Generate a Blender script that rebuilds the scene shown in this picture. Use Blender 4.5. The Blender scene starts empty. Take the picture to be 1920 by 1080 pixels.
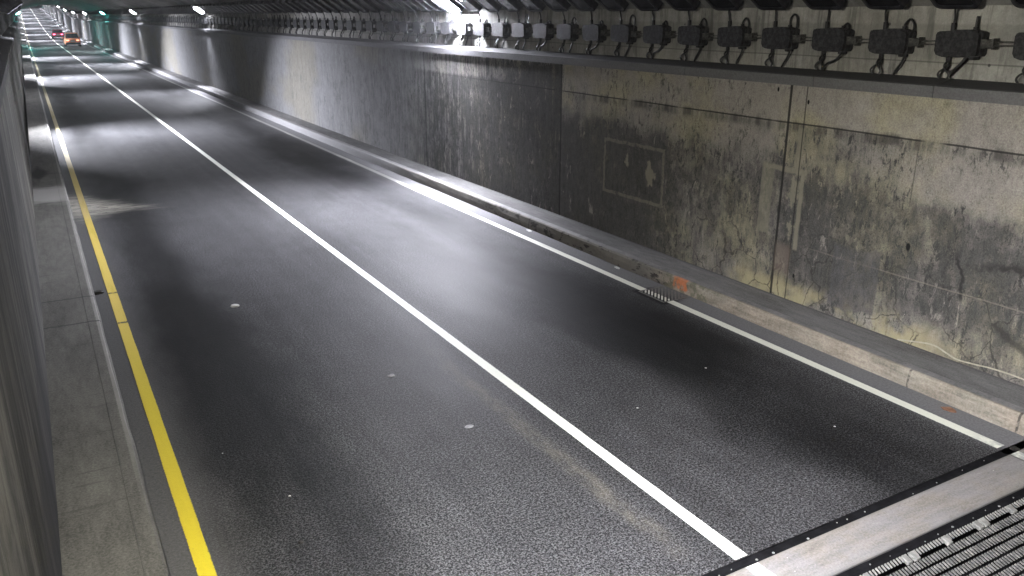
import bpy, bmesh, math, random
from mathutils import Vector, Matrix
random.seed(7)
C = bpy.context.scene
COL = C.collection

# ------------------------------------------------------------------ camera, world, exposure
CAM_H = 3.844
YAW, PITCH = 0.51655, -0.32000
cam = bpy.data.cameras.new('camera')
cam.sensor_fit = 'HORIZONTAL'; cam.sensor_width = 36.0
cam.lens = 1543.88 / 1920 * 36.0
cam.clip_start = 0.05; cam.clip_end = 2000
camo = bpy.data.objects.new('camera', cam); COL.objects.link(camo)
camo.location = (0, 0, CAM_H)
camo.rotation_euler = (math.pi / 2 + PITCH, 0, -YAW)
C.camera = camo

w = bpy.data.worlds.new('World'); C.world = w; w.use_nodes = True     # night outside the tunnel
nt = w.node_tree; bg = nt.nodes['Background']
sky = nt.nodes.new('ShaderNodeTexSky'); sky.sky_type = 'NISHITA'; sky.sun_disc = False
sky.sun_elevation = math.radians(-8); sky.sun_rotation = math.radians(200)
nt.links.new(sky.outputs[0], bg.inputs[0]); bg.inputs[1].default_value = 0.05

C.view_settings.view_transform = 'Standard'; C.view_settings.look = 'None'
C.view_settings.gamma = 1.0; C.view_settings.exposure = 0.0
C.cycles.max_bounces = 6; C.cycles.diffuse_bounces = 4; C.cycles.glossy_bounces = 2; C.cycles.volume_bounces = 0
C.cycles.caustics_reflective = False; C.cycles.caustics_refractive = False
C.cycles.sample_clamp_indirect = 6.0
C.cycles.use_light_tree = True
C.cycles.use_denoising = True

LAMP = 260.0           # radiance of the diffusing glass of a lit lamp
BEAM_W = 1500.0         # optical power of the reflector behind it
BEAM_SPREAD = math.radians(101)
WIDE = 1250.0          # stronger wide glow added to the lamp beside the camera to fill the wall
LAMP_COL = (0.88, 0.89, 1.0)
CYAN_COL = (0.10, 1.0, 0.92)

# ------------------------------------------------------------------ shader expression helper
class X:
    def __init__(s, t, sock): s.t, s.s = t, sock
    def _m(s, op, *a, clamp=False):
        n = s.t.nodes.new('ShaderNodeMath'); n.operation = op; n.use_clamp = clamp
        for i, v in enumerate((s,) + a):
            if isinstance(v, X): s.t.links.new(v.s, n.inputs[i])
            else: n.inputs[i].default_value = v
        return X(s.t, n.outputs[0])
    def __add__(s, o): return s._m('ADD', o)
    __radd__ = __add__
    def __sub__(s, o): return s._m('SUBTRACT', o)
    def __rsub__(s, o): return (s * -1.0) + o
    def __mul__(s, o): return s._m('MULTIPLY', o)
    __rmul__ = __mul__
    def __truediv__(s, o): return s._m('DIVIDE', o)
    def abs(s): return s._m('ABSOLUTE')
    def min(s, o): return s._m('MINIMUM', o)
    def max(s, o): return s._m('MAXIMUM', o)
    def pow(s, o): return s._m('POWER', o)
    def cl(s): return s._m('ADD', 0.0, clamp=True)
    def fract(s): return s._m('FRACT')
    def ss(s, a, b, lo=0.0, hi=1.0):
        n = s.t.nodes.new('ShaderNodeMapRange'); n.interpolation_type = 'SMOOTHSTEP'
        if a > b: a, b, lo, hi = b, a, hi, lo
        s.t.links.new(s.s, n.inputs['Value'])
        n.inputs['From Min'].default_value = a; n.inputs['From Max'].default_value = b
        n.inputs['To Min'].default_value = lo; n.inputs['To Max'].default_value = hi
        return X(s.t, n.outputs[0])
    def band(s, c, hw, soft):                # 1 inside |s-c|<hw
        return (s - c).abs().ss(hw + soft, hw)

class Mat:
    def __init__(s, name, rough=0.8, spec=0.3, metal=0.0):
        s.m = bpy.data.materials.new(name); s.m.use_nodes = True
        s.t = s.m.node_tree; s.b = s.t.nodes['Principled BSDF']
        s.b.inputs['Roughness'].default_value = rough
        s.b.inputs['Specular IOR Level'].default_value = spec
        s.b.inputs['Metallic'].default_value = metal
        g = s.t.nodes.new('ShaderNodeNewGeometry')
        sp = s.t.nodes.new('ShaderNodeSeparateXYZ'); s.t.links.new(g.outputs['Position'], sp.inputs[0])
        s.P = g.outputs['Position']
        s.x, s.y, s.z = (X(s.t, sp.outputs[i]) for i in range(3))
        s._obj = None
    def obj(s):                              # use object coordinates
        tc = s.t.nodes.new('ShaderNodeTexCoord'); s.P = tc.outputs['Object']
        sp = s.t.nodes.new('ShaderNodeSeparateXYZ'); s.t.links.new(s.P, sp.inputs[0])
        s.x, s.y, s.z = (X(s.t, sp.outputs[i]) for i in range(3))
        return s
    def vec(s, x, y, z):
        n = s.t.nodes.new('ShaderNodeCombineXYZ')
        for i, v in enumerate((x, y, z)):
            if isinstance(v, X): s.t.links.new(v.s, n.inputs[i])
            else: n.inputs[i].default_value = v
        return n.outputs[0]
    def sc(s, x, y, z):                      # scaled position
        n = s.t.nodes.new('ShaderNodeVectorMath'); n.operation = 'MULTIPLY'
        s.t.links.new(s.P, n.inputs[0]); n.inputs[1].default_value = (x, y, z)
        return n.outputs[0]
    def noise(s, v, scale=1.0, detail=3.0, rough=0.55, dist=0.0):
        n = s.t.nodes.new('ShaderNodeTexNoise'); s.t.links.new(v, n.inputs['Vector'])
        n.inputs['Scale'].default_value = scale; n.inputs['Detail'].default_value = detail
        n.inputs['Roughness'].default_value = rough; n.inputs['Distortion'].default_value = dist
        return X(s.t, n.outputs[0])
    def cracks(s, v, scale):
        n = s.t.nodes.new('ShaderNodeTexVoronoi'); n.feature = 'DISTANCE_TO_EDGE'
        s.t.links.new(v, n.inputs['Vector']); n.inputs['Scale'].default_value = scale
        return X(s.t, n.outputs['Distance'])
    def vor(s, v, scale):
        n = s.t.nodes.new('ShaderNodeTexVoronoi')
        s.t.links.new(v, n.inputs['Vector']); n.inputs['Scale'].default_value = scale
        return X(s.t, n.outputs['Distance'])
    def rgb(s, c):
        n = s.t.nodes.new('ShaderNodeRGB'); n.outputs[0].default_value = (*c, 1); return n.outputs[0]
    def mix(s, a, b, f):
        n = s.t.nodes.new('ShaderNodeMix'); n.data_type = 'RGBA'; n.clamp_factor = True
        for k, v in ((6, a), (7, b)):
            if isinstance(v, tuple): n.inputs[k].default_value = (*v, 1)
            else: s.t.links.new(v, n.inputs[k])
        if isinstance(f, X): s.t.links.new(f.s, n.inputs[0])
        else: n.inputs[0].default_value = f
        return n.outputs[2]
    def scale_col(s, c, f):                  # colour * scalar expression
        n = s.t.nodes.new('ShaderNodeVectorMath'); n.operation = 'SCALE'
        if isinstance(c, tuple): n.inputs[0].default_value = c
        else: s.t.links.new(c, n.inputs[0])
        s.t.links.new(f.s, n.inputs['Scale']); return n.outputs[0]
    def color(s, c):
        if isinstance(c, tuple): s.b.inputs['Base Color'].default_value = (*c, 1)
        else: s.t.links.new(c, s.b.inputs['Base Color'])
    def set(s, name, e):
        s.t.links.new(e.s, s.b.inputs[name])
    def bump(s, h, strength=0.5, dist=0.01):
        n = s.t.nodes.new('ShaderNodeBump'); n.inputs['Strength'].default_value = strength
        n.inputs['Distance'].default_value = dist
        s.t.links.new(h.s, n.inputs['Height']); s.t.links.new(n.outputs[0], s.b.inputs['Normal'])

def dusty(name, c1, c2, rough=0.6, spec=0.3, metal=0.0, scale=9.0, bump=0.0):
    """plain weathered surface: two tones mixed by noise in object space"""
    M = Mat(name, rough, spec, metal).obj()
    n = M.noise(M.P, scale, 4, 0.65)
    M.color(M.mix(c1, c2, n.ss(0.38, 0.66)))
    if bump: M.bump(M.noise(M.P, scale * 8, 2), bump, 0.004)
    return M.m

def emit(name, col, strength):
    M = Mat(name, 0.3)
    M.color(col if isinstance(col, tuple) else (0.8, 0.8, 0.8))
    M.b.inputs['Emission Color'].default_value = (*col, 1)
    M.b.inputs['Emission Strength'].default_value = strength
    return M.m

# ---- asphalt
def asphalt():
    M = Mat('asphalt', 0.62, 0.06)
    x, y = M.x, M.y
    fine = M.noise(M.P, 66, 2, 0.8)
    mid = M.noise(M.P, 33, 3, 0.75)
    big = M.noise(M.sc(1.1, 0.35, 1), 1.0, 4, 0.6)
    streak = M.noise(M.sc(5.0, 0.12, 1), 1.0, 4, 0.6)
    cloud = M.noise(M.sc(1, 0.7, 1), 2.6, 5, 0.7)
    alb = 0.036 + (fine - 0.5) * 0.085 + (mid - 0.5) * 0.06 + (big - 0.5) * 0.03 + (streak - 0.5) * 0.03
    spk = fine * 0.55 + mid * 0.45
    alb = alb.max(0.010) * (0.18 + spk.ss(0.41, 0.60) * 1.7) * (0.55 + cloud * 0.9)
    # dusty margins beside both kerbs
    edge_n = (M.noise(M.sc(2, 0.6, 1), 1.5, 3) - 0.5) * 0.35
    sh = (x + edge_n * 0.4).ss(7.15, 7.55)
    shl = (x + edge_n).ss(1.05, 0.45)
    # worn tyre paths stay darker, oily strip in each lane centre
    tp = (x - 1.35).abs().ss(0.7, 0.1) * 0.30 + (x - 6.45).abs().ss(0.6, 0.1) * 0.22
    alb = alb * (1.0 - tp)
    oil = (x - 6.2 + (M.noise(M.sc(0.5, 0.35, 0), 1.0, 3) - 0.5) * 1.4).abs().ss(1.0, 0.3) * M.noise(M.sc(0.9, 0.22, 1), 1.0, 4, 0.6).ss(0.36, 0.56)
    oil2 = (x - 1.2 + (M.noise(M.sc(0.5, 0.35, 4), 1.0, 3) - 0.5) * 1.2).abs().ss(0.9, 0.2) * M.noise(M.sc(0.9, 0.22, 5), 1.0, 4, 0.6).ss(0.36, 0.56)
    alb = alb * (1.0 - oil.max(oil2) * 0.45)
    # unlit gaps between the lamp pools painted darker: ragged, mottled
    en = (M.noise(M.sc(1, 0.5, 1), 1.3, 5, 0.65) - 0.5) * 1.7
    def unlit_gap(cx, cy, rx, ry):
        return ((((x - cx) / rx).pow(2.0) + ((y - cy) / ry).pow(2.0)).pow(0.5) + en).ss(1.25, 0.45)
    so = unlit_gap(6.35, 8.2, 1.0, 2.6).max(unlit_gap(1.25, 9.3, 0.95, 4.2)).max(unlit_gap(6.7, 24.5, 1.1, 4.0)).max(unlit_gap(5.75, 4.9, 0.55, 1.0) * 0.6)
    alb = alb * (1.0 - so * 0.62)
    col = M.scale_col((1.0, 1.0, 1.03), alb)
    grit = M.noise(M.P, 40, 3, 0.7)
    col = M.mix(col, M.scale_col((0.98, 0.97, 1.0), 0.14 + (grit - 0.5) * 0.14), sh)
    col = M.mix(col, M.scale_col((1, 1, 1), 0.085 + (grit - 0.5) * 0.12), shl * 0.8)
    # tan scuffed stripe left of the lane line
    wob = (M.noise(M.sc(0, 0.5, 0), 1.0, 2) - 0.5) * 0.3
    ts = (x + wob - 3.68).abs().ss(0.14, 0.03) * y.ss(3.6, 4.6) * y.ss(9.2, 7.2) * M.noise(M.sc(1, 0.4, 1), 9, 4, 0.7).ss(0.30, 0.70)
    col = M.mix(col, (0.17, 0.155, 0.12), ts * 0.34)
    # pale spill crossing the left margin
    sn = (M.noise(M.sc(1.0, 3.0, 1), 1.2, 5, 0.65) - 0.5) * 1.4
    dd = ((x - 0.45) * 0.80).abs() + ((y - 19.6 + x * 0.55) * 0.75).abs()
    spl = (dd + sn).ss(1.35, 0.25)
    col = M.mix(col, (0.42, 0.40, 0.34), spl * M.noise(M.sc(2, 6, 1), 2.0, 4, 0.7).ss(0.28, 0.56) * 0.8)
    # scattered pale chips pressed into the surface
    v = M.vor(M.P, 3.3)
    chips = v.ss(0.030, 0.018) * M.noise(M.P, 1.7, 2).ss(0.52, 0.62)
    col = M.mix(col, (0.5, 0.5, 0.48), chips)
    # ragged broken edge round the gully
    brk = (((x - 7.50).abs() - 0.29).max((y - 8.745).abs() - 0.33) + (mid - 0.5) * 0.22).ss(0.06, 0.0) * x.ss(7.7, 7.3)
    col = M.mix(col, (0.008, 0.008, 0.008), brk)
    # repaired transverse seams
    seam = (y - 20.3 + (M.noise(M.sc(2, 0, 0), 1, 3) - 0.5) * 0.1).abs().ss(0.035, 0.012)
    col = M.mix(col, (0.02, 0.02, 0.02), seam * 0.5)
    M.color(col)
    M.set('Roughness', 0.58 + (mid - 0.5) * 0.35 + (big - 0.5) * 0.25 + sh * 0.35)
    M.bump(fine * 0.5 + mid * 0.9, 0.6, 0.006)
    return M.m

# ---- right hand wall (stains placed along Y, height Z)
def wall_right():
    M = Mat('stained_concrete', 0.88, 0.2)
    y, z = M.y, M.z
    V = M.sc(0, 1, 1)
    blot = M.noise(V, 1.0, 5, 0.62)
    blot2 = M.noise(M.sc(1, 1, 0.8), 3.2, 5, 0.7)
    mott = M.noise(M.sc(1, 1, 0.6), 11, 5, 0.8)
    streak = M.noise(M.sc(1, 7.0, 0.55), 1.0, 5, 0.65)
    fstreak = M.noise(M.sc(1, 22.0, 1.3), 1.0, 3, 0.65)
    grain = M.noise(M.P, 60, 2, 0.7)
    # soot field
    top = (z + (blot2 - 0.5) * 0.12).ss(2.50, 2.56)
    nearA = y.ss(7.65, 7.3)                            # 1 on the nearest panel
    B = y.ss(7.3, 7.65) * y.ss(13.02, 12.96)
    Cc = y.ss(12.96, 13.02) * y.ss(20.5, 18.5)
    D = y.ss(18.5, 20.5)
    sA = 0.47 + z.ss(2.10, 1.65) * 0.27 - z.ss(0.75, 0.35) * 0.26 + y.ss(6.0, 5.3) * z.ss(2.0, 1.5) * 0.08 \
        + y.ss(5.9, 7.0) * z.ss(2.45, 1.7) * 0.14
    sB = 0.25 + z.ss(2.35, 1.80) * 0.42 + y.ss(8.6, 11.0) * z.ss(2.45, 1.8) * 0.30 - y.ss(10.2, 9.2) * z.ss(1.1, 0.7) * 0.16 + y.ss(12.0, 13.0) * 0.05
    sC = 0.98 - (z.ss(2.52, 2.62) * y.ss(14.0, 15.6)) * 0.36 - y.ss(15.2, 18.0) * 0.20
    sD = 0.40 + (blot - 0.5) * 0.95 - z.ss(2.5, 2.7) * 0.1 + y.ss(26, 20) * 0.14 - y.ss(24, 34) * 0.14
    s = sA * nearA + sB * B + sC * Cc + sD * D
    s = s - top * nearA * 0.34 - top * B * 0.20
    hi = 1.0 - D * 0.15
    amp = (blot2 - 0.5) * 1.35 + (mott - 0.5) * (1.1 * hi) + (streak - 0.5) * (0.55 + Cc * 0.9) + (fstreak - 0.5) * (0.25 + Cc * 0.6 + D * 0.75)
    s = s + amp * (1.0 - top * nearA * 0.55) * 1.0
    s = s.ss(0.08, 0.98) * (0.93 - D * 0.10)
    # dark flecks and runs, broken up; paler scoured patches
    fl = M.noise(M.sc(1, 17, 7), 1.0, 4, 0.78, 0.4)
    flk = fl.ss(0.53, 0.62) * M.noise(V, 1.7, 4, 0.6).ss(0.38, 0.58) * (1.0 - top * nearA * 0.75) * (1.0 - D * 0.3)
    pit = M.noise(M.sc(1, 40, 30), 1.0, 3, 0.75).ss(0.56, 0.64) * M.noise(V, 2.6, 3).ss(0.35, 0.6)
    colm = M.noise(M.sc(0, 2.3, 0.15), 1.0, 2)
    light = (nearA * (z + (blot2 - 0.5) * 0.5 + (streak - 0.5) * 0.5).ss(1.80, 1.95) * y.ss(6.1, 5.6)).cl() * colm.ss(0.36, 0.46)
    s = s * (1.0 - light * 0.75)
    s = (s + flk * 0.75 + pit * 0.35).cl() * 0.97
    scour = M.noise(M.sc(1, 6, 2.4), 1.0, 5, 0.75, 0.6).ss(0.60, 0.67) * (1.0 - D)
    s = s * (1.0 - scour * 0.7)
    # dark drip band along the high form line
    hl = z - 2.53 + (M.noise(M.sc(0, 0.8, 0), 1, 3) - 0.5) * 0.02
    dripn = M.noise(M.sc(1, 2.2, 0), 1.3, 4, 0.7)
    drip = (hl + 0.05 - (dripn - 0.5) * 0.16).abs().ss(0.10, 0.02) * dripn.ss(0.40, 0.60) * y.ss(13, 12)
    # colours
    clean = M.mix((0.292, 0.268, 0.192), (0.262, 0.242, 0.218), M.noise(V, 0.9, 3).ss(0.36, 0.58))
    clean = M.mix(clean, M.mix((0.20, 0.202, 0.205), (0.195, 0.186, 0.158), M.noise(M.sc(0, 0.16, 0.3), 1.0, 3).ss(0.48, 0.62)), y.ss(13.0, 22.0))
    clean = M.scale_col(clean, 0.98 + (grain - 0.5) * 1.1 + (mott - 0.5) * 1.0 + (blot - 0.5) * 0.5)
    dark = M.scale_col((1.0, 1.0, 0.98), 0.048 + (grain - 0.5) * 0.07 + (mott - 0.5) * 0.07 + (streak - 0.5) * 0.06 + D * 0.03 - Cc * 0.017)
    col = M.mix(clean, dark, s)
    col = M.mix(col, (0.035, 0.034, 0.033), drip * 0.75)
    # paler ochre base by the pavement, cracks with dark seepage
    base = z.ss(0.62, 0.30) * y.ss(9.0, 7.9) * M.noise(V, 2.2, 4).ss(0.42, 0.60) * y.ss(4.6, 5.6)
    col = M.mix(col, M.scale_col((0.36, 0.32, 0.19), 0.7 + mott * 0.6), base * 0.75)
    wn = M.t.nodes.new('ShaderNodeTexNoise'); wn.inputs['Scale'].default_value = 4.0; wn.inputs['Detail'].default_value = 4
    M.t.links.new(M.P, wn.inputs['Vector'])
    va = M.t.nodes.new('ShaderNodeVectorMath'); va.operation = 'MULTIPLY_ADD'
    M.t.links.new(wn.outputs[1], va.inputs[0]); va.inputs[1].default_value = (0, 0.28, 0.28); M.t.links.new(M.sc(0, 1, 0.8), va.inputs[2])
    cr = M.cracks(va.outputs[0], 2.1)
    crk = cr.ss(0.020, 0.004) * (z.ss(1.5, 0.8) * y.ss(10.5, 9.0)) * M.noise(V, 1.4, 3).ss(0.36, 0.50)
    col = M.mix(col, (0.03, 0.028, 0.026), crk * 0.7)
    # big dark seep crack near the frame edge
    rag = (M.noise(V, 6, 5, 0.75) - 0.5)
    c2 = (z - 1.40 - (y - 4.4) * -0.22 + (M.noise(M.sc(0, 2.2, 0), 1, 3) - 0.5) * 0.30 + rag * 0.16).abs().ss(0.07, 0.01) * y.ss(5.15, 4.5)
    col = M.mix(col, (0.025, 0.024, 0.023), c2 * (rag + 0.5).ss(0.3, 0.55) * 0.85)
    c3 = (y - 5.02 - (z - 1.2) * 0.30 + (M.noise(M.sc(0, 0, 3), 1, 3) - 0.5) * 0.34 + rag * 0.10).abs().ss(0.035, 0.006) * z.ss(0.85, 0.95) * z.ss(1.45, 1.3)
    col = M.mix(col, (0.02, 0.02, 0.02), c3 * 0.85)
    # form lines
    col = M.mix(col, (0.022, 0.021, 0.02), hl.abs().ss(0.014, 0.006) * y.ss(20, 13) * 0.9 * M.noise(M.sc(0, 1.5, 0), 1, 2).ss(0.30, 0.45))
    l2 = (z - 0.97 + (M.noise(M.sc(0, 1.2, 0), 1, 3) - 0.5) * 0.03).abs().ss(0.012, 0.004) * y.ss(7.3, 6.6)
    col = M.mix(col, (0.26, 0.235, 0.19), l2 * 0.32)
    # traces of removed sign frames: pale mortar outlines
    pal = M.mix((0.27, 0.25, 0.19), (0.16, 0.15, 0.12), mott)
    jy = y + (M.noise(M.sc(0, 6, 6), 1, 2) - 0.5) * 0.05; jz = z + (M.noise(M.sc(0, 5, 5), 1.3, 2) - 0.5) * 0.05
    def frame(cy, cz, hy, hz, t):
        jy = y + (M.noise(V, 9, 4, 0.7) - 0.5) * 0.09
        ey = (jy - cy).abs() - hy; ez = (jz - cz).abs() - hz
        return ey.max(ez).abs().ss(t, t * 0.55)
    keep = M.noise(V, 7, 4, 0.7).ss(0.36, 0.50) * 0.9 + 0.1
    f1 = frame(10.80, 1.39, 0.78, 0.44, 0.035) * keep
    col = M.mix(col, pal, f1 * 0.52)
    p1 = (((jy - 10.35) * 6.0).abs() + ((jz - 1.38) * 3.4).abs() + (blot2 - 0.5) * 4.0 + (mott - 0.5) * 2.0).ss(0.9, 0.5)
    p2 = (((jy - 10.95) * 10.0).abs() + ((jz - 1.52) * 4.5).abs() + (blot2 - 0.5) * 3.0 + (mott - 0.5) * 2.0).ss(0.8, 0.4)
    col = M.mix(col, pal, p1.max(p2) * 0.9)
    lt = (jz - 1.93).abs().ss(0.05, 0.02) * y.band(7.58, 0.36, 0.02)
    lg = y.band(7.86, 0.09, 0.03) * z.band(1.5, 0.46, 0.04) * 0.7
    lg2 = (jy - 7.27).abs().ss(0.05, 0.02) * z.band(1.42, 0.5, 0.04)
    px = (((jy - 7.40) * 8.0).abs() + ((jz - 1.62) * 3.5).abs() + (blot2 - 0.5) * 3.0 + (mott - 0.5) * 2.0).ss(0.9, 0.6)
    py = (((jy - 7.40) * 8.0).abs() + ((jz - 1.20) * 4.5).abs() + (blot2 - 0.5) * 3.0 + (mott - 0.5) * 2.0).ss(0.9, 0.6)
    lg3 = (jy - 7.37).abs().ss(0.07, 0.03) * z.band(2.2, 0.26, 0.05)
    col = M.mix(col, pal, (lt.max(lg).max(lg2).max(px).max(py).max(lg3)) * 0.8)
    # old repair panel, darker, low on the near panel, and pale columns above
    rp = (y + rag * 0.10).band(6.32, 0.32, 0.03) * (z + (blot2 - 0.5) * 0.4).band(0.74, 0.36, 0.06)
    col = M.mix(col, M.scale_col((0.97, 0.96, 1.0), 0.075 + (mott - 0.5) * 0.16 + (grain - 0.5) * 0.08), rp * 0.62)
    # vertical joints
    def vj(c, hw=0.010): return (y - c + (M.noise(M.sc(0, 0, 2), 1, 2) - 0.5) * 0.012).abs().ss(hw * 2.2, hw)
    j = vj(7.60, 0.012).max(vj(7.344, 0.006) * 0.8).max(vj(12.99, 0.013)).max(vj(19.18, 0.010)).max(vj(5.72, 0.004) * z.ss(1.7, 1.9) * z.ss(2.5, 2.4) * 0.6)
    jf = ((y - 19.18) / 5.95).fract()
    j = j.max((jf - 0.5).abs().ss(0.4985, 0.4995) * y.ss(20, 22) * 0.7)
    col = M.mix(col, (0.012, 0.012, 0.012), j * 0.92)
    rustz = (y - 7.47).abs().ss(0.16, 0.1) * z.ss(1.0, 0.85) * z.ss(0.45, 0.6)
    col = M.mix(col, (0.17, 0.135, 0.11), rustz * 0.55)
    # anchor holes
    for hy, hz in ((5.66, 1.33), (7.24, 0.55), (7.31, 2.81), (7.82, 2.93)):
        d = ((y - hy) * (y - hy) + (z - hz) * (z - hz) * 0.35).pow(0.5)
        col = M.mix(col, (0.006, 0.006, 0.006), d.ss(0.035, 0.02) if hz == 1.33 else d.ss(0.022, 0.012))
    M.color(col)
    M.bump(mott * 0.6 + grain * 0.3, 0.6, 0.02)
    return M.m

def wall_plain(name, lo, hi, streaks=0.8, warm=0.5):
    """weathered concrete used on the left wall, the upper walls and the vault"""
    M = Mat(name, 0.88, 0.2)
    V = M.sc(1, 1, 1)
    blot = M.noise(V, 0.8, 5, 0.62); mott = M.noise(M.P, 11, 4, 0.72)
    st = M.noise(M.sc(5, 5, 0.5), 1.0, 5, 0.65); grain = M.noise(M.P, 55, 2, 0.7)
    s = 0.5 + (blot - 0.5) * 1.0 + (mott - 0.5) * 0.6 + (st - 0.5) * streaks
    col = M.mix(hi, lo, s.ss(0.2, 0.9))
    col = M.mix(col, M.scale_col((1.0, 0.93, 0.72), 0.26 + (mott - 0.5) * 0.2), M.noise(V, 0.7, 3).ss(0.45, 0.65) * warm)
    col = M.scale_col(col, 0.75 + grain * 0.5)
    M.color(col); M.bump(mott * 0.6 + grain * 0.3 + blot * 0.5, 0.4, 0.015)
    return M

def upper_wall():
    M = wall_plain('upper_concrete', (0.15, 0.149, 0.142), (0.36, 0.355, 0.33), 0.7, 0.25)
    base = M.b.inputs['Base Color'].links[0].from_socket
    z, y = M.z, M.y
    nz = (M.noise(M.sc(1, 2, 0), 1, 3) - 0.5) * 0.04
    grime = (z + nz).ss(3.77, 3.73) * (z + nz).ss(3.30, 3.42) * 0.35
    col = M.mix(base, (0.12, 0.12, 0.11), grime)
    col = M.mix(col, (0.07, 0.07, 0.065), (z + nz * 0.4 - 3.35).abs().ss(0.012, 0.004) * 0.6)
    run = M.noise(M.sc(1, 8, 0.7), 1.0, 5, 0.7).ss(0.50, 0.66)
    col = M.mix(col, (0.075, 0.074, 0.07), run * 0.6)
    ch = M.vor(M.sc(1, 1, 1), 3.2).ss(0.07, 0.045) * M.noise(M.P, 2.3, 2).ss(0.50, 0.56)
    col = M.mix(col, (0.03, 0.03, 0.03), ch * 0.8)
    M.color(col); return M.m

def left_wall():
    M = wall_plain('sooty_concrete', (0.010, 0.010, 0.010), (0.062, 0.060, 0.054), 1.6, 0.05)
    base = M.b.inputs['Base Color'].links[0].from_socket
    base = M.scale_col(base, 0.45 + M.noise(M.sc(1, 2.2, 0.22), 1.4, 5, 0.7).ss(0.34, 0.66) * 1.2)
    base = M.mix(base, (0.13, 0.127, 0.115), M.noise(M.sc(1, 12, 0.8), 1.0, 5, 0.75).ss(0.58, 0.70) * M.noise(M.sc(1, 1, 1), 1.1, 3).ss(0.42, 0.6) * 0.7)
    base = M.mix(base, (0.005, 0.005, 0.005), (((M.y - 1.3) / 5.9).fract() - 0.5).abs().ss(0.003, 0.001) * 0.9)
    base = M.mix(base, (0.006, 0.006, 0.006), (M.z - 0.97).abs().ss(0.012, 0.005) * 0.6)
    col = M.mix(base, (0.03, 0.03, 0.032), (M.z + (M.noise(M.sc(0, 1, 0), 1, 3) - 0.5) * 0.3).ss(1.15, 0.95) * M.y.ss(12, 7) * 0.6)
    M.color(col); return M.m

def ledge_mat():
    M = Mat('ledge_concrete', 0.75, 0.3)
    g = M.noise(M.P, 45, 3, 0.7); b = M.noise(M.sc(1, 0.6, 3), 2.2, 4)
    col = M.scale_col((0.97, 0.97, 1.0), 0.115 + (g - 0.5) * 0.11 + (b - 0.5) * 0.06)
    soot = (M.z + (b - 0.5) * 0.03).ss(3.125, 3.140)
    col = M.mix(col, M.scale_col((1, 1, 1.05), 0.045 + (g - 0.5) * 0.05), soot * M.y.ss(22, 14))
    M.color(col); M.bump(g, 0.3, 0.006); return M.m

def kerb_mat():
    M = Mat('kerb_concrete', 0.85, 0.25)
    x, y, z = M.x, M.y, M.z
    g = M.noise(M.P, 38, 3, 0.75); b = M.noise(M.sc(1, 1, 2.5), 2.6, 5, 0.7); lon = M.noise(M.sc(1, 0.8, 9), 3, 4, 0.7)
    face = M.scale_col(M.mix((0.27, 0.236, 0.192), (0.235, 0.215, 0.178), M.noise(M.P, 1.3, 3).ss(0.42, 0.6)), 0.70 + (g - 0.5) * 1.0 + (b - 0.5) * 1.3 + (lon - 0.5) * 0.9 + 0.15)
    sc_n = M.noise(M.sc(1, 2.4, 6), 1.6, 5, 0.7)
    scuff = sc_n.ss(0.52, 0.60) * y.ss(8.3, 9.3) * y.ss(18, 12)
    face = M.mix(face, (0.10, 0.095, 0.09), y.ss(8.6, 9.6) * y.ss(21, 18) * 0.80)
    face = M.mix(face, (0.022, 0.02, 0.02), scuff * 0.9)
    face = M.mix(face, M.scale_col((0.3, 0.3, 0.3), 0.75 + (g - 0.5) * 0.7), y.ss(17, 21))
    # orange paint mark beside the drain, with moss round it
    on = (M.noise(M.P, 9, 4, 0.7) - 0.5)
    face = M.mix(face, (0.10, 0.10, 0.07), (y + on * 0.25).band(8.60, 0.42, 0.08) * M.noise(M.sc(1, 6, 6), 1.5, 3).ss(0.45, 0.6) * 0.8)
    org = (y + on * 0.22).band(8.73, 0.12, 0.05) * (z + on * 0.1).ss(0.02, 0.07)
    face = M.mix(face, M.scale_col((0.42, 0.135, 0.055), 0.7 + g * 0.6), org * (on + 0.5).ss(0.34, 0.58) * 0.9)
    j = (y - 4.98).abs().ss(0.016, 0.008).max((y - 3.79).abs().ss(0.016, 0.008)).max((y - 13.04).abs().ss(0.02, 0.01)) * 0.8
    face = M.mix(face, (0.03, 0.028, 0.026), j * M.noise(M.P, 12, 2).ss(0.3, 0.5))
    tops = M.scale_col((1.0, 0.985, 0.97), 0.17 + (g - 0.5) * 0.2 + (b - 0.5) * 0.25)
    tops = M.mix(tops, (0.30, 0.285, 0.26), (x + (b - 0.5) * 0.02 - 0.004).ss(7.83, 7.805) * b.ss(0.3, 0.55) * 0.8)
    face = M.mix(face, tops, (x + (b - 0.5) * 0.05).ss(7.80, 7.85))
    M.color(face)
    M.bump(b * 0.8 + g * 0.4 + lon * 0.4, 0.6, 0.02); return M.m

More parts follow.
